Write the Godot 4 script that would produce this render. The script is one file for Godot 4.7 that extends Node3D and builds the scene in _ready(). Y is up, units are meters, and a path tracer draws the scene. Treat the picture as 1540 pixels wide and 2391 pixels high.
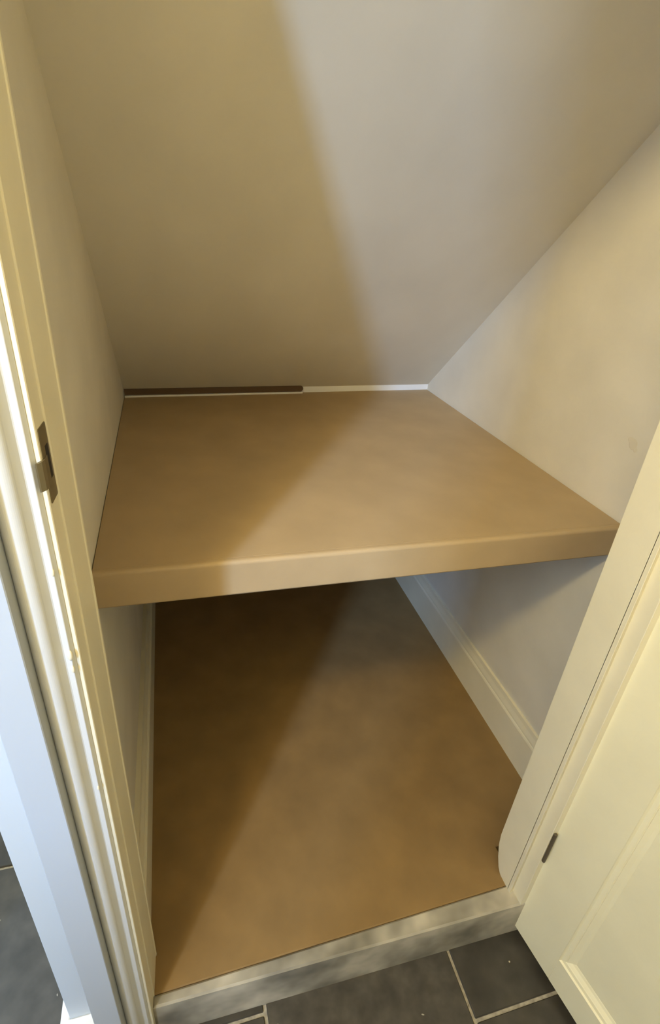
extends Node3D
# An empty cupboard under the stairs, seen from the hall. Metres, y up; the camera stands over x = z = 0, the cupboard lies towards -z.

const HEAD := 1.85            # underside of the unseen door head, low enough to shade the upper soffit
const CFLOOR := 0.121         # cupboard floor above the hall tiles
const SHELF_TOP := 0.907
const SLOPE := 0.923          # rise of the stair soffit per metre of run

var taken := {}

# ---------------------------------------------------------------- bookkeeping
func numbered(called: String) -> String:
	if not taken.has(called):
		taken[called] = 0
		return called
	taken[called] += 1
	return "%s_%03d" % [called, taken[called]]

func thing(called: String, label: String, category: String, at := Vector3.ZERO, kind := "") -> Node3D:
	var o := Node3D.new()
	o.name = numbered(called)
	o.position = at
	add_child(o)
	tag(o, label, category, kind)
	return o

func tag(o: Node3D, label: String, category: String, kind := "") -> void:
	o.set_meta("label", label)
	o.set_meta("category", category)
	if kind != "":
		o.set_meta("kind", kind)

func obj(called: String, mesh: Mesh, m: Material, parent: Node3D = self, label := "") -> MeshInstance3D:
	var o := MeshInstance3D.new()
	o.name = numbered(called) if parent == self else called
	o.mesh = mesh
	o.material_override = m
	o.cast_shadow = GeometryInstance3D.SHADOW_CASTING_SETTING_ON
	parent.add_child(o, true)
	if label != "":
		o.set_meta("label", label)
	return o

# ---------------------------------------------------------------- shapes
func begin() -> SurfaceTool:
	var st := SurfaceTool.new()
	st.begin(Mesh.PRIMITIVE_TRIANGLES)
	st.set_smooth_group(-1)
	return st

func done(st: SurfaceTool) -> ArrayMesh:
	st.generate_normals()
	return st.commit()

# triangle whose front is the side that its normal (right-hand rule) looks to
func tri(st: SurfaceTool, a: Vector3, b: Vector3, c: Vector3) -> void:
	st.add_vertex(a); st.add_vertex(c); st.add_vertex(b)

func quad(st: SurfaceTool, a: Vector3, b: Vector3, c: Vector3, d: Vector3) -> void:
	tri(st, a, b, c); tri(st, a, c, d)

# outline (x, z) -> upright prism between two heights, any winding
func upright(st: SurfaceTool, poly: PackedVector2Array, y0: float, y1: float, bevel := 0.0) -> void:
	var p := poly
	if not Geometry2D.is_polygon_clockwise(p):
		p = p.duplicate(); p.reverse()
	var n := p.size()
	var top := p
	var yt := y1
	if bevel > 0.0:
		var off := Geometry2D.offset_polygon(p, -bevel, Geometry2D.JOIN_MITER)
		if off.size() == 1 and off[0].size() == n:
			top = off[0]
			var best := 0
			for k in n:
				if top[k].distance_to(p[0]) < top[best].distance_to(p[0]): best = k
			var turned := PackedVector2Array()
			var same := Geometry2D.is_polygon_clockwise(top) == Geometry2D.is_polygon_clockwise(p)
			for k in n:
				turned.append(top[posmod(best + (k if same else -k), n)])
			top = turned
			yt = y1 - bevel
	for i in n:
		var a: Vector2 = p[i]
		var b: Vector2 = p[(i + 1) % n]
		quad(st, Vector3(a.x, y0, a.y), Vector3(a.x, yt, a.y), Vector3(b.x, yt, b.y), Vector3(b.x, y0, b.y))
		if yt < y1:
			var c: Vector2 = top[(i + 1) % n]
			var d: Vector2 = top[i]
			quad(st, Vector3(a.x, yt, a.y), Vector3(d.x, y1, d.y), Vector3(c.x, y1, c.y), Vector3(b.x, yt, b.y))
	var t := Geometry2D.triangulate_polygon(top)
	for i in range(0, t.size(), 3):
		face_y(st, top[t[i]], top[t[i + 1]], top[t[i + 2]], y1, 1.0)
	t = Geometry2D.triangulate_polygon(p)
	for i in range(0, t.size(), 3):
		face_y(st, p[t[i]], p[t[i + 1]], p[t[i + 2]], y0, -1.0)

func face_y(st: SurfaceTool, a: Vector2, b: Vector2, c: Vector2, y: float, up: float) -> void:
	var A := Vector3(a.x, y, a.y)
	var B := Vector3(b.x, y, b.y)
	var C := Vector3(c.x, y, c.y)
	if (B - A).cross(C - A).y * up < 0.0:
		tri(st, A, C, B)
	else:
		tri(st, A, B, C)

# outline in the plane (u, v) swept from o by w; front faces outward
func sweep(st: SurfaceTool, poly: PackedVector2Array, o: Vector3, u: Vector3, v: Vector3, w: Vector3) -> void:
	var p := poly
	if Geometry2D.is_polygon_clockwise(p) == (u.cross(v).dot(w) > 0.0):
		p = p.duplicate(); p.reverse()
	var n := p.size()
	for i in n:
		var a := o + u * p[i].x + v * p[i].y
		var q: Vector2 = p[(i + 1) % n]
		var b := o + u * q.x + v * q.y
		quad(st, a, b, b + w, a + w)
	var t := Geometry2D.triangulate_polygon(p)
	for i in range(0, t.size(), 3):
		var A := o + u * p[t[i]].x + v * p[t[i]].y
		var B := o + u * p[t[i + 1]].x + v * p[t[i + 1]].y
		var C := o + u * p[t[i + 2]].x + v * p[t[i + 2]].y
		if (B - A).cross(C - A).dot(w) > 0.0:
			tri(st, A + w, B + w, C + w); tri(st, A, C, B)
		else:
			tri(st, A + w, C + w, B + w); tri(st, A, B, C)

# box with chamfered edges
func box(st: SurfaceTool, lo: Vector3, hi: Vector3, c := 0.001) -> void:
	var mid := (lo + hi) * 0.5
	var h := (hi - lo) * 0.5
	c = minf(c, minf(h.x, minf(h.y, h.z)) * 0.9)
	for ax in 3:
		var u := (ax + 1) % 3
		var v := (ax + 2) % 3
		for s in [-1.0, 1.0]:
			var q: Array[Vector3] = []
			for k in [[-1, -1], [1, -1], [1, 1], [-1, 1]]:
				var r := Vector3.ZERO
				r[ax] = s * h[ax]
				r[u] = k[0] * (h[u] - c)
				r[v] = k[1] * (h[v] - c)
				q.append(mid + r)
			if s > 0.0: quad(st, q[0], q[1], q[2], q[3])
			else: quad(st, q[3], q[2], q[1], q[0])
		for s in [-1.0, 1.0]:            # edges that run along ax
			for t in [-1.0, 1.0]:
				var q: Array[Vector3] = []
				for k in [[0, -1], [1, -1], [1, 1], [0, 1]]:
					var r := Vector3.ZERO
					r[ax] = k[1] * (h[ax] - c)
					r[u] = s * (h[u] - (c if k[0] == 0 else 0.0))
					r[v] = t * (h[v] - (0.0 if k[0] == 0 else c))
					q.append(mid + r)
				var out := Vector3.ZERO
				out[u] = s; out[v] = t
				if (q[1] - q[0]).cross(q[2] - q[0]).dot(out) > 0.0: quad(st, q[0], q[1], q[2], q[3])
				else: quad(st, q[3], q[2], q[1], q[0])
	for sx in [-1.0, 1.0]:
		for sy in [-1.0, 1.0]:
			for sz in [-1.0, 1.0]:
				var s := Vector3(sx, sy, sz)
				var a := mid + s * Vector3(h.x, h.y - c, h.z - c)
				var b := mid + s * Vector3(h.x - c, h.y, h.z - c)
				var d := mid + s * Vector3(h.x - c, h.y - c, h.z)
				if (b - a).cross(d - a).dot(s) > 0.0: tri(st, a, b, d)
				else: tri(st, a, d, b)

func boxed(lo: Vector3, hi: Vector3, c := 0.001) -> ArrayMesh:
	var st := begin()
	box(st, lo, hi, c)
	return done(st)

func arc(c: Vector2, r: float, a0: float, a1: float, n: int) -> PackedVector2Array:
	var out := PackedVector2Array()
	for i in n + 1:
		var a := deg_to_rad(lerpf(a0, a1, float(i) / n))
		out.append(c + Vector2(cos(a), sin(a)) * r)
	return out

# ---------------------------------------------------------------- materials
func grain(seed_: int, freq: float, low: Color, high: Color, octaves := 4, size := 512) -> NoiseTexture2D:
	var f := FastNoiseLite.new()
	f.seed = seed_
	f.frequency = freq
	f.fractal_octaves = octaves
	var g := Gradient.new()
	g.set_color(0, low)
	g.set_color(1, high)
	var t := NoiseTexture2D.new()
	t.width = size; t.height = size
	t.seamless = true
	t.noise = f
	t.color_ramp = g
	return t

func lin(r: float, g: float, b: float) -> Color:
	return Color(r, g, b).linear_to_srgb()

func mat(c: Color, rough := 0.6, vary := 0.0, scale := 1.0, seed_ := 1, freq := 0.01) -> StandardMaterial3D:
	var m := StandardMaterial3D.new()
	m.roughness = rough
	m.albedo_color = c
	if vary > 0.0:
		m.albedo_texture = grain(seed_, freq, Color(1.0 - vary, 1.0 - vary, 1.0 - vary), Color(1, 1, 1))
		m.uv1_triplanar = true
		m.uv1_world_triplanar = true
		m.uv1_scale = Vector3.ONE * scale
	return m

func _ready() -> void:
	# ------------------------------------------------------------ camera
	var cam := Camera3D.new()
	cam.name = "camera"
	cam.fov = 87.29985
	cam.near = 0.02
	cam.transform = Transform3D(Basis(Vector3(0.9618, 0.0727, 0.2638), Vector3(0.0653, 0.8753, -0.4791), Vector3(-0.2658, 0.4780, 0.8372)).orthonormalized(), Vector3(0, 1.4012, 0))
	add_child(cam)
	cam.current = true

	# ------------------------------------------------------------ sky and exposure
	var env := Environment.new()
	env.background_mode = Environment.BG_COLOR
	env.background_color = Color(0.62, 0.74, 0.90)
	env.background_energy_multiplier = 1.0
	env.tonemap_mode = Environment.TONE_MAPPER_LINEAR
	env.tonemap_exposure = 1.0
	env.sdfgi_enabled = true
	env.ssao_enabled = true
	env.ssil_enabled = true
	var we := WorldEnvironment.new()
	we.name = "world_environment"
	we.environment = env
	add_child(we)

	# ------------------------------------------------------------ lights
	var day := AreaLight3D.new()          # unseen window behind left, placed for the cool stripe in the cupboard
	day.name = "unseen_window_light"
	day.area_size = Vector2(0.20, 1.40)
	day.area_normalize_energy = true
	day.light_color = lin(0.34, 0.56, 1.0)
	day.light_energy = 16.5
	day.shadow_enabled = true
	day.area_range = 12.0
	day.position = Vector3(-1.65, 2.50, 1.87)
	add_child(day)                        # shines along -z

	var back := AreaLight3D.new()         # unseen passage window, placed to light the tiles and skirting lower left
	back.name = "unseen_window_light_001"
	back.area_size = Vector2(0.70, 1.20)
	back.area_normalize_energy = true
	back.light_color = lin(0.70, 0.88, 1.0)
	back.light_energy = 2.1
	back.shadow_enabled = true
	back.area_range = 12.0
	back.position = Vector3(-1.185, 1.50, -1.30)
	back.rotation.y = -PI / 2             # shines along +x
	add_child(back)

	var lamp := OmniLight3D.new()         # unseen hall lamp, placed for the warm light on door and shelf
	lamp.name = "unseen_ceiling_lamp_light"
	lamp.position = LAMP
	lamp.light_color = lin(1.0, 0.78, 0.29)
	lamp.light_energy = 1.80
	lamp.light_size = 0.10
	lamp.omni_range = 10.0
	lamp.omni_attenuation = 2.0
	lamp.shadow_enabled = true
	add_child(lamp)

	make_materials()
	build_shell()
	build_tiles()
	build_cupboard()
	build_left_frame()
	build_right_frame()
	build_door()
	build_unseen_window_and_lamp()

const LAMP := Vector3(-0.52, 2.34, 0.21)  # unseen lamp, spot chosen to line up its shadow with the daylight's

var plaster: StandardMaterial3D
var hall_paint: StandardMaterial3D
var gloss: StandardMaterial3D
var door_paint: StandardMaterial3D
var board: StandardMaterial3D
var carpet: StandardMaterial3D
var slate: Array[StandardMaterial3D] = []
var grout: StandardMaterial3D
var cement: StandardMaterial3D
var metal: StandardMaterial3D
var dark_metal: StandardMaterial3D
var dark_brown: StandardMaterial3D
var hollow: StandardMaterial3D
var white_paint: StandardMaterial3D
var daylit_end_paint: StandardMaterial3D
var daylit_frame_paint: StandardMaterial3D
var daylit_board_paint: StandardMaterial3D

func make_materials() -> void:
	plaster = mat(lin(0.77, 0.715, 0.59), 0.75, 0.05, 1.3, 3, 0.006)
	hall_paint = mat(lin(0.78, 0.74, 0.66), 0.7, 0.03, 1.0, 5, 0.006)
	gloss = mat(lin(0.84, 0.775, 0.58), 0.38, 0.03, 2.0, 7, 0.006)
	door_paint = mat(lin(0.90, 0.84, 0.60), 0.42, 0.03, 1.5, 9, 0.006)
	white_paint = mat(lin(0.84, 0.83, 0.80), 0.4)
	daylit_end_paint = mat(lin(0.56, 0.59, 0.60), 0.45)  # partition end: brighter cool daylight put into a paler paint
	daylit_frame_paint = mat(lin(0.66, 0.67, 0.66), 0.45)  # architrave paint dimmed and cooled for the daylight on it
	daylit_board_paint = mat(lin(0.45, 0.485, 0.525), 0.45)  # cover board: blue-grey tone stands for cool daylight on light paint
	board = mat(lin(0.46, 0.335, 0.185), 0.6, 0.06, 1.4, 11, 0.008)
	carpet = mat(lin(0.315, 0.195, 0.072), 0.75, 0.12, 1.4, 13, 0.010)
	for k in 4:
		var s := mat(lin(0.070 + 0.008 * k, 0.063 + 0.007 * k, 0.052 + 0.006 * k), 0.42, 0.30, 2.0 + 0.3 * k, 20 + k, 0.012)
		slate.append(s)
	grout = mat(lin(0.52, 0.47, 0.38), 0.9, 0.25, 6.0, 31, 0.02)
	cement = mat(lin(0.70, 0.64, 0.51), 0.8, 0.50, 1.6, 33, 0.007)
	metal = mat(lin(0.20, 0.165, 0.095), 0.38)
	metal.metallic = 0.55
	dark_metal = mat(lin(0.09, 0.07, 0.045), 0.5)
	dark_brown = mat(lin(0.10, 0.055, 0.022), 0.65)
	hollow = mat(lin(0.015, 0.01, 0.008), 0.9)

# z of the line where the soffit would reach the shelf's height
func soffit_z(x: float) -> float:
	return -1.642 - 0.0548 * (x + 0.138)

# ---------------------------------------------------------------- the setting
func build_shell() -> void:
	var st := begin()
	box(st, Vector3(-2.4, -0.12, -3.2), Vector3(1.75, -0.005, 2.07), 0.0005)
	var fl := obj("floor", done(st), grout)
	tag(fl, "dark slate tile floor of the hall with pale grout joints", "floor", "structure")

	# partition on the left: its inner face is the cupboard's side, its outer face the passage
	st = begin()
	var out := PackedVector2Array([Vector2(-0.138, -0.52), Vector2(-0.138, -2.75), Vector2(-0.254, -2.75), Vector2(-0.254, -0.52)])
	upright(st, out, 0.0, 3.40)
	var wl := obj("wall_left", done(st), plaster)
	tag(wl, "cream plastered partition wall on the cupboard's left side", "wall", "structure")

	st = begin()
	box(st, Vector3(0.848, 0.0, -2.75), Vector3(0.96, 3.40, -0.58), 0.001)
	var wr := obj("wall_right", done(st), plaster)
	tag(wr, "pale plastered side wall right of the shelf, faintly scuffed", "wall", "structure")

	var sc := SphereMesh.new()          # smudge on the wall above the shelf
	sc.radius = 1.0; sc.height = 2.0; sc.radial_segments = 16; sc.rings = 8
	for k in [[1.062, -0.777, 0.011, 0.010], [1.068, -0.785, 0.006, 0.007], [1.054, -0.768, 0.005, 0.005]]:
		var sm := obj("scuff_mark", sc, mat(lin(0.70, 0.63, 0.49), 0.8), wr, "faint brown smudge")
		sm.position = Vector3(0.848, k[0], k[1])
		sm.scale = Vector3(0.0003, k[2], k[3])

	st = begin()
	box(st, Vector3(-0.138, 0.0, -2.86), Vector3(0.848, 3.40, -2.75), 0.001)
	var wb := obj("wall_back", done(st), plaster)
	tag(wb, "back wall of the cupboard low under the stairs", "wall", "structure")

	# underside of the stairs, a sloping slab
	st = begin()
	var zl := soffit_z(-0.138)
	var zr := soffit_z(0.848)
	var up := Vector3(0, 1, 0)
	var a0 := Vector3(-0.138, SHELF_TOP - 1.02 * SLOPE, zl - 1.02)
	var b0 := Vector3(0.848, SHELF_TOP - 1.02 * SLOPE, zr - 1.02)
	var a1 := Vector3(-0.138, SHELF_TOP + 1.11 * SLOPE, zl + 1.11)
	var b1 := Vector3(0.848, SHELF_TOP + 1.11 * SLOPE, zr + 1.11)
	var t := up * 0.12
	quad(st, a0, a1, b1, b0)
	quad(st, a0 + t, b0 + t, b1 + t, a1 + t)
	quad(st, a0, b0, b0 + t, a0 + t)
	quad(st, a1, a1 + t, b1 + t, b1)
	quad(st, a0, a0 + t, a1 + t, a1)
	quad(st, b0, b1, b1 + t, b0 + t)
	var so := obj("ceiling", done(st), plaster)
	tag(so, "sloping plastered underside of the stairs above the shelf", "ceiling", "structure")

	# wall round the cupboard door
	st = begin()
	box(st, Vector3(-0.138, HEAD + 0.03, -0.58), Vector3(0.69, 3.40, -0.48), 0.001)
	box(st, Vector3(0.69, 0.0, -0.58), Vector3(1.75, 3.40, -0.48), 0.001)
	var wf := obj("wall_front", done(st), hall_paint)
	tag(wf, "hall wall around and above the cupboard doorway", "wall", "structure")

	# the rest of the hall, out of view; some walls placed to shape the light
	var hall := [
		["wall_unseen_near", Vector3(-0.58, 0, 0.52), Vector3(1.75, 3.40, 2.07), "unseen hall wall across from the cupboard, its corner bounding the daylight"],  # out of view; left corner cuts off the daylight on the right
		["wall_unseen_low", Vector3(-0.85, 0, 0.52), Vector3(-0.58, 1.20, 0.62), "unseen half height wall that shades the daylight low down"],  # out of view; height chosen to darken the frame near the floor
		["wall_east", Vector3(1.62, 0, -0.48), Vector3(1.75, 3.40, 0.52), "short end wall of the hall beyond the open door"],
		["wall_west", Vector3(-2.4, 0, -0.5), Vector3(-2.3, 3.40, 2.07), "outer wall of the hall"],
		["wall_added_nib", Vector3(-1.3, 0, -0.5), Vector3(-0.58, 3.40, -0.42), "added short wall out of view, holding back the passage light"],  # added to keep passage light from leaking into the cupboard
		["wall_north", Vector3(-1.2, 0, -3.2), Vector3(-0.254, 3.40, -3.1), "end wall of the passage beside the stairs"],
	]
	for h in hall:
		var o := obj(h[0], boxed(h[1], h[2], 0.001), hall_paint)
		tag(o, h[3], "wall", "structure")
	st = begin()   # wall round the unseen tall window
	box(st, Vector3(-2.3, 0, 1.95), Vector3(-1.77, 3.40, 2.07), 0.001)
	box(st, Vector3(-1.53, 0, 1.95), Vector3(-0.45, 3.40, 2.07), 0.001)
	box(st, Vector3(-1.77, 0, 1.95), Vector3(-1.53, 1.77, 2.07), 0.001)
	box(st, Vector3(-1.77, 3.23, 1.95), Vector3(-1.53, 3.40, 2.07), 0.001)
	var ws := obj("wall_south", done(st), hall_paint)
	tag(ws, "hall wall with an unseen tall narrow window", "wall", "structure")
	st = begin()   # passage wall with an unseen window, turning the corner into the hall
	box(st, Vector3(-1.3, 0, -3.2), Vector3(-1.2, 3.40, -1.67), 0.001)
	box(st, Vector3(-1.3, 0, -0.93), Vector3(-1.2, 3.40, -0.5), 0.001)
	box(st, Vector3(-1.3, 0, -1.67), Vector3(-1.2, 0.88, -0.93), 0.001)
	box(st, Vector3(-1.3, 2.12, -1.67), Vector3(-1.2, 3.40, -0.93), 0.001)
	box(st, Vector3(-2.3, 0, -0.6), Vector3(-1.3, 3.40, -0.5), 0.001)
	var wp := obj("wall_passage", done(st), hall_paint)
	tag(wp, "passage wall with an unseen window beside the stairs", "wall", "structure")
	var ce := obj("ceiling", boxed(Vector3(-2.4, 3.40, -3.2), Vector3(1.75, 3.50, 2.07), 0.001), hall_paint)
	tag(ce, "flat white ceiling of the hall with an unseen globe lamp", "ceiling", "structure")

	# skirting on the partition's outer corner
	st = begin()
	upright(st, PackedVector2Array([Vector2(-0.192, -0.497), Vector2(-0.192, -0.476), Vector2(-0.2695, -0.476), Vector2(-0.2695, -2.7), Vector2(-0.254, -2.7), Vector2(-0.254, -0.497)]), 0.0, 0.1022, 0.002)
	var sk := obj("baseboard_outer", done(st), white_paint)
	tag(sk, "white skirting at the foot of the bright wall corner, lower left", "baseboard", "structure")

func build_tiles() -> void:
	var fl := get_node("floor")
	var rng := RandomNumberGenerator.new()
	rng.seed = 77
	var cols := [-2.274, -1.86, -1.446, -1.032, -0.618, -0.206, 0.096, 0.5045, 0.913, 1.322, 1.74]
	var first := [0.07, 0.20, -0.05, 0.12, -0.456, -0.453, -0.236, -0.339, -0.10, -0.30]
	for c in first.size():
		var z: float = first[c] - 0.408 * 9
		while z < 2.0:
			var z0 := maxf(z, -3.1)
			var z1 := minf(z + 0.408, 1.95)
			z += 0.408
			if z1 - z0 < 0.03: continue
			var x0: float = cols[c] + 0.0035
			var x1: float = cols[c + 1] - 0.0035
			# nothing is laid under the cupboard or under the walls
			if x0 > -0.21 and z1 < -0.60: continue
			if x0 > -0.45 and z0 > 0.56: continue
			if x0 < -1.25 and z0 < -0.62: continue
			var o := obj("tile", boxed(Vector3(x0, -0.008, z0 + 0.0035), Vector3(x1, rng.randf_range(-0.0006, 0.0004), z1 - 0.0035), 0.0015), slate[rng.randi() % 4], fl)

	# dried specks of white paint on the slate
	var sp := SphereMesh.new()
	sp.radius = 1.0; sp.height = 2.0; sp.radial_segments = 10; sp.rings = 6
	for k in 16:
		var pos := Vector3(rng.randf_range(-0.60, -0.27), 0.0003, rng.randf_range(-0.95, -0.42)) if k < 9 else Vector3(rng.randf_range(0.05, 0.66), 0.0003, rng.randf_range(-0.45, -0.28))
		var o := obj("paint_speck", sp, cement, fl, "pale paint speck")
		o.position = pos
		o.rotation.y = rng.randf() * TAU
		o.scale = Vector3(rng.randf_range(0.0012, 0.0035), 0.0004, rng.randf_range(0.001, 0.002))

# ---------------------------------------------------------------- inside the cupboard
func build_cupboard() -> void:
	# raised floor
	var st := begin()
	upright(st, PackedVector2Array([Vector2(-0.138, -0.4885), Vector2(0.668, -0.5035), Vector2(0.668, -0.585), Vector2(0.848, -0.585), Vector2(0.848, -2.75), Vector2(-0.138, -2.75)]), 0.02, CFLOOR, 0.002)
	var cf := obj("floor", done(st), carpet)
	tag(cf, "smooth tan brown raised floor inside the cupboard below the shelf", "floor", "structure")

	# step below the door opening, dusty with old cement
	st = begin()
	upright(st, PackedVector2Array([Vector2(-0.1095, -0.4695), Vector2(-0.1095, -0.488), Vector2(0.69, -0.5033), Vector2(0.69, -0.4603)]), -0.004, CFLOOR, 0.0035)
	var th := obj("threshold", done(st), cement)
	tag(th, "grey dusty cement smeared step edge between brown floor and slate tiles", "threshold", "structure")

	# shelf
	var sh := thing("shelf", "deep tan brown shelf across the cupboard with rounded front edge", "shelf", Vector3(0.355, 0.841, -0.724))
	var o := sh.position
	st = begin()
	var q := PackedVector2Array([Vector2(-0.137, -0.737), Vector2(0.847, -0.737), Vector2(0.847, soffit_z(0.847) + 0.003), Vector2(-0.137, soffit_z(-0.137) + 0.003)])
	for i in 4: q[i] -= Vector2(o.x, o.z)
	upright(st, q, 0.030, 0.066, 0.001)
	obj("board", done(st), board, sh)
	st = begin()
	var prof := PackedVector2Array([Vector2(-0.0135, 0.0), Vector2(-0.002, 0.0), Vector2(0.0, 0.003)])
	prof.append_array(arc(Vector2(-0.007, 0.0600), 0.007, 0, 90, 6))
	prof.append_array(arc(Vector2(-0.0105, 0.0640), 0.003, 90, 180, 3))
	sweep(st, prof, Vector3(-0.137 - o.x, 0, 0), Vector3(0, 0, 1), Vector3(0, 1, 0), Vector3(0.984, 0, 0))
	obj("front_edging", done(st), board, sh)

	# white fillet where the shelf meets the soffit
	st = begin()
	var d := Vector3(0.986, 0, -0.054)
	sweep(st, PackedVector2Array([Vector2(0.0, 0.0), Vector2(0.0, 0.022), Vector2(-0.003, 0.0255), Vector2(-0.02, 0.0255), Vector2(-0.02, 0.0)]), Vector3(-0.138, SHELF_TOP, -1.622), Vector3(0, 0, 1), Vector3(0, 1, 0), d)
	var fi := obj("trim_1", done(st), white_paint)
	tag(fi, "thin white fillet strip along the back of the shelf", "trim", "structure")

	# dark round-ended strip lying along the left part of the fillet
	var ba := thing("dark_strip", "dark brown round-ended strip along the left back edge of the shelf", "strip", Vector3(-0.136, SHELF_TOP, -1.620))
	st = begin()
	var e := PackedVector2Array([Vector2(0.0, 0.0055), Vector2(0.526, 0.0055)])
	e.append_array(arc(Vector2(0.526, 0.0145), 0.009, -80, 80, 8))
	e.append_array(PackedVector2Array([Vector2(0.526, 0.0235), Vector2(0.0, 0.0235)]))
	var along := Vector3(0.986, 0, -0.054).normalized()
	sweep(st, e, Vector3(0, 0, 0), along, Vector3(0, 1, 0), Vector3(0, 0, 0.006))
	obj("strip", done(st), dark_brown, ba)
	st = begin()
	sweep(st, PackedVector2Array([Vector2(0, 0), Vector2(0.533, 0), Vector2(0.533, 0.005), Vector2(0, 0.005)]), Vector3.ZERO, along, Vector3(0, 1, 0), Vector3(0, 0, 0.010))
	obj("lip", done(st), white_paint, ba, "thin pale lip below the dark strip")

	# skirtings
	var skp := PackedVector2Array([Vector2(0, 0), Vector2(0.024, 0), Vector2(0.024, 0.112), Vector2(0.021, 0.117), Vector2(0.019, 0.118), Vector2(0.0185, 0.124), Vector2(0.013, 0.138), Vector2(0.011, 0.150), Vector2(0, 0.150)])
	st = begin()
	sweep(st, skp, Vector3(-0.138, CFLOOR, -2.5), Vector3(1, 0, 0), Vector3(0, 1, 0), Vector3(0, 0, 1.94))
	var bl := obj("baseboard_left", done(st), gloss)
	tag(bl, "cream moulded skirting along the left wall under the shelf", "baseboard", "structure")
	st = begin()
	for i in skp.size(): skp[i].x *= 0.68
	sweep(st, skp, Vector3(0.848, CFLOOR, -2.5), Vector3(-1, 0, 0), Vector3(0, 1, 0), Vector3(0, 0, 1.90))
	var br := obj("baseboard_right", done(st), gloss)
	tag(br, "cream moulded skirting along the right wall under the shelf", "baseboard", "structure")

# ---------------------------------------------------------------- door frame
func build_left_frame() -> void:
	var fr := thing("trim_2", "cream door lining and moulded architrave on the left with a strike plate", "door frame", Vector3.ZERO, "structure")
	var st := begin()   # stop and rebated lining
	upright(st, PackedVector2Array([Vector2(-0.1066, -0.4885), Vector2(-0.1070, -0.4878), Vector2(-0.1084, -0.4875), Vector2(-0.1100, -0.4615), Vector2(-0.1108, -0.4605), Vector2(-0.1142, -0.4605), Vector2(-0.138, -0.4605), Vector2(-0.138, -0.5540), Vector2(-0.1040, -0.5540), Vector2(-0.1030, -0.5532), Vector2(-0.1034, -0.5498), Vector2(-0.1046, -0.5490)]), 0.0, HEAD)
	obj("lining", done(st), gloss, fr)
	st = begin()        # architrave: step, flat, ogee, bullnose
	var p := PackedVector2Array([Vector2(-0.1144, -0.4600), Vector2(-0.1144, -0.4598), Vector2(-0.1172, -0.4555), Vector2(-0.1178, -0.4551), Vector2(-0.1229, -0.4551), Vector2(-0.1240, -0.4545)])
	p.append_array(arc(Vector2(-0.1392, -0.4520), 0.0112, 22, 150, 16))
	p.append_array(PackedVector2Array([Vector2(-0.1482, -0.4500), Vector2(-0.1482, -0.4965), Vector2(-0.138, -0.4965), Vector2(-0.138, -0.4600)]))
	upright(st, p, 0.0, HEAD + 0.07)
	var ar := obj("architrave", done(st), daylit_frame_paint, fr)
	st = begin()        # the flat board left of it, cool daylight put into its paint
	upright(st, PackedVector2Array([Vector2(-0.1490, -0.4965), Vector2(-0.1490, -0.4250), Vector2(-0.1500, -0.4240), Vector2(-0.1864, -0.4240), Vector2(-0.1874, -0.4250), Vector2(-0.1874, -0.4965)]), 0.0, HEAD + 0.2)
	obj("cover_board", done(st), daylit_board_paint, fr)
	st = begin()        # end of the partition as its own piece, daylight put into its paint
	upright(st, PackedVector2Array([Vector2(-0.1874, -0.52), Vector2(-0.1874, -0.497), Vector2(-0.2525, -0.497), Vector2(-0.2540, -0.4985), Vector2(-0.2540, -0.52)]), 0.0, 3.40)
	obj("partition_end", done(st), daylit_end_paint, fr)

	# flakes where paint has run over the architrave's edge
	for f in [[1.097, 0.0016, 0.0042], [0.995, 0.0024, 0.0068], [0.976, 0.0016, 0.0050], [0.782, 0.0013, 0.004]]:
		var s := SphereMesh.new()
		s.radial_segments = 10; s.rings = 6
		s.radius = 1.0; s.height = 2.0
		var o := obj("paint_drip", s, gloss, ar)
		o.scale = Vector3(f[1] * 1.1, f[2], f[1])
		o.position = Vector3(-0.1180, f[0], -0.4548)

	# strike plate let into the rebate, its lip bent round the edge
	st = begin()
	var y0 := 1.163
	var y1 := 1.232
	var dir := Vector3(-0.1100 + 0.1084, 0, -0.4615 + 0.4875).normalized()
	var nrm := Vector3(dir.z, 0, -dir.x)
	var org := Vector3(-0.1084, 0, -0.4875) + nrm * 0.0007
	sweep(st, PackedVector2Array([Vector2(0.001, y0 + 0.001), Vector2(0.002, y0), Vector2(0.0215, y0), Vector2(0.0225, y0 + 0.001), Vector2(0.0225, y1 - 0.001), Vector2(0.0215, y1), Vector2(0.002, y1), Vector2(0.001, y1 - 0.001)]), org, dir, Vector3.UP, nrm * -0.002)
	var pl := obj("strike_plate", done(st), metal, fr, "small brass strike plate")
	st = begin()
	sweep(st, PackedVector2Array([Vector2(0.005, 1.183), Vector2(0.0135, 1.183), Vector2(0.0135, 1.214), Vector2(0.005, 1.214)]), org + nrm * 0.0002, dir, Vector3.UP, nrm * -0.001)
	obj("latch_hole", done(st), hollow, pl, "dark latch hole")
	st = begin()
	var lip := PackedVector2Array([Vector2(0.013, 0.0), Vector2(0.024, 0.0006), Vector2(0.0295, -0.0005), Vector2(0.0335, -0.0035), Vector2(0.0340, -0.0047), Vector2(0.0328, -0.0047), Vector2(0.0285, -0.0019), Vector2(0.024, -0.0010), Vector2(0.013, -0.0012)])
	sweep(st, lip, org + Vector3(0, 1.180, 0) + nrm * 0.0005, dir, nrm, Vector3(0, 0.026, 0))
	obj("lip", done(st), metal, pl)

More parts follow.
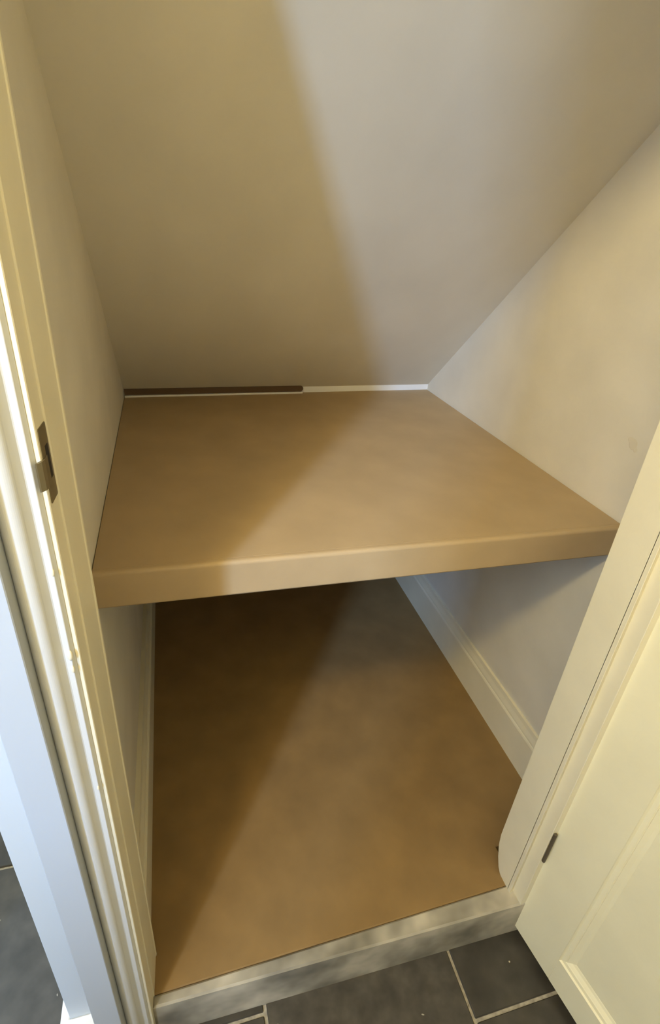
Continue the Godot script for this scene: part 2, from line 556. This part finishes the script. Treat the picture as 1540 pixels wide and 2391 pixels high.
func build_right_frame() -> void:
	var fr := thing("trim_3", "cream door lining with stop on the right, beside the open door", "door frame", Vector3.ZERO, "structure")
	var st := begin()   # stop, its lower back corner worn round; outline (z, y) swept along x
	var p := PackedVector2Array([Vector2(-0.495, CFLOOR), Vector2(-0.495, HEAD), Vector2(-0.562, HEAD), Vector2(-0.562, 0.215), Vector2(-0.558, 0.185), Vector2(-0.549, 0.155), Vector2(-0.538, 0.132), Vector2(-0.529, 0.123), Vector2(-0.524, CFLOOR)])
	sweep(st, p, Vector3(0.644, 0, 0), Vector3(0, 0, 1), Vector3(0, 1, 0), Vector3(0.05, 0, 0))
	upright(st, PackedVector2Array([Vector2(0.644, -0.496), Vector2(0.644, -0.4875), Vector2(0.6445, -0.4868), Vector2(0.658, -0.4912), Vector2(0.658, -0.496)]), CFLOOR, HEAD)
	obj("stop", done(st), gloss, fr)
	st = begin()
	upright(st, PackedVector2Array([Vector2(0.6540, -0.4935), Vector2(0.6550, -0.4625), Vector2(0.6555, -0.4612), Vector2(0.69, -0.4612), Vector2(0.69, -0.4935)]), CFLOOR, HEAD)
	obj("lining", done(st), gloss, fr)
	# head of the frame
	var hd := thing("trim_4", "unseen cream head of the door frame, shading the upper soffit", "door frame", Vector3.ZERO, "structure")
	obj("lining", boxed(Vector3(-0.138, HEAD, -0.56), Vector3(0.69, HEAD + 0.03, -0.461), 0.001), gloss, hd)

# ---------------------------------------------------------------- the open door
# ring of moulding round a panel: profile (inwards, depth), mitred at the corners
func mould(st: SurfaceTool, x0: float, y0: float, x1: float, y1: float, prof: Array) -> void:
	for i in prof.size() - 1:
		var a: Vector2 = prof[i]
		var b: Vector2 = prof[i + 1]
		var A := [Vector3(x0 + a.x, y0 + a.x, a.y), Vector3(x1 - a.x, y0 + a.x, a.y), Vector3(x1 - a.x, y1 - a.x, a.y), Vector3(x0 + a.x, y1 - a.x, a.y)]
		var B := [Vector3(x0 + b.x, y0 + b.x, b.y), Vector3(x1 - b.x, y0 + b.x, b.y), Vector3(x1 - b.x, y1 - b.x, b.y), Vector3(x0 + b.x, y1 - b.x, b.y)]
		for k in 4:
			var l := (k + 1) % 4
			quad(st, A[k], A[l], B[l], B[k])

func build_door() -> void:
	var ang := deg_to_rad(8.36)
	var u := Vector3(sin(ang), 0, cos(ang))
	var dr := thing("door_1", "cream painted panelled cupboard door standing open on the right", "door", Vector3(0.6672, 0.0236, -0.4637), "structure")
	dr.basis = Basis(u, Vector3.UP, u.cross(Vector3.UP))
	var w := 0.74
	var h := HEAD - 0.03
	var th := -0.036
	var sw := 0.108
	var rails := [[0.0, 0.0835], [0.79, 0.93], [h - 0.11, h]]
	for x in [[0.0, sw], [w - sw, w]]:
		obj("stile", boxed(Vector3(x[0], 0, th), Vector3(x[1], h, 0), 0.0012), door_paint, dr)
	for r in rails:
		obj("rail", boxed(Vector3(sw, r[0], th), Vector3(w - sw, r[1], -0.0002), 0.0004), door_paint, dr)
	var prof := [Vector2(0, 0), Vector2(0.0025, -0.0035), Vector2(0.0095, -0.0050), Vector2(0.0110, -0.0066), Vector2(0.0122, -0.0056), Vector2(0.0190, -0.0105), Vector2(0.0245, -0.0125), Vector2(0.0255, -0.0135)]
	for k in 2:
		var y0: float = rails[k][1]
		var y1: float = rails[k + 1][0]
		var pn := obj("panel", boxed(Vector3(sw, y0, -0.024), Vector3(w - sw, y1, -0.013), 0.0005), door_paint, dr)
		var st := begin()
		mould(st, sw, y0, w - sw, y1, prof)
		obj("moulding", done(st), door_paint, pn)
	# hinges: dark knuckles in the gap between door and lining
	for y in [0.2676, 1.55]:
		var c := CylinderMesh.new()
		c.top_radius = 0.0036; c.bottom_radius = 0.0036
		c.height = 0.092; c.radial_segments = 14
		var hn := obj("hinge", c, dark_metal, dr, "dark hinge knuckle")
		hn.position = Vector3(0.0040, y + 0.046, 0.0080)

# ---------------------------------------------------------------- unseen windows and lamp, out of view
func build_unseen_window_and_lamp() -> void:
	var pane := mat(Color(0.9, 0.94, 0.97), 0.3)
	pane.emission_enabled = true
	pane.emission = Color(0.80, 0.90, 1.0)
	pane.emission_energy_multiplier = 1.0
	window("window_1", "unseen tall narrow hall window lighting the cupboard from behind left", Vector3(-1.65, 1.77, 2.01), 0.0, 0.24, 1.46, pane)  # out of view, source of the cool stripe
	window("window_2", "unseen passage window lighting the tiles at lower left", Vector3(-1.25, 0.88, -1.30), -PI / 2, 0.74, 1.24, pane)  # out of view, brightens the passage tiles and skirting

	var lp := thing("unseen_ceiling_lamp", "unseen round globe lamp in the hall, lighting door and shelf warmly", "lamp", LAMP)  # out of view, source of the warm light
	var g := SphereMesh.new()
	g.radius = 0.11; g.height = 0.22
	var gm := mat(Color(1.0, 0.95, 0.85), 0.4)
	gm.emission_enabled = true
	gm.emission = Color(1.0, 0.86, 0.60)
	gm.emission_energy_multiplier = 1.2
	obj("lamp_globe", g, gm, lp)
	var c := CylinderMesh.new()
	c.top_radius = 0.06; c.bottom_radius = 0.055; c.height = 0.085
	var cp := obj("lamp_base", c, white_paint, lp)
	cp.position.y = 0.14
	var rod := CylinderMesh.new()
	rod.top_radius = 0.008; rod.bottom_radius = 0.008; rod.height = 0.92
	obj("lamp_rod", rod, white_paint, lp).position.y = 0.605

func window(called: String, label: String, at: Vector3, turn: float, w: float, h: float, pane: Material) -> void:
	var wn := thing(called, label, "window", at, "structure")
	wn.rotation.y = turn
	var st := begin()
	for s in [-1.0, 1.0]:
		box(st, Vector3(minf(s * w / 2, s * (w / 2 - 0.02)), 0, -0.03), Vector3(maxf(s * w / 2, s * (w / 2 - 0.02)), h, 0.03), 0.002)
	box(st, Vector3(-w / 2 + 0.02, 0, -0.03), Vector3(w / 2 - 0.02, 0.02, 0.03), 0.002)
	box(st, Vector3(-w / 2 + 0.02, h - 0.02, -0.03), Vector3(w / 2 - 0.02, h, 0.03), 0.002)
	obj("window_frame", done(st), white_paint, wn)
	obj("window_pane", boxed(Vector3(-w / 2 + 0.02, 0.02, -0.006), Vector3(w / 2 - 0.02, h - 0.02, 0.006), 0.0005), pane, wn)
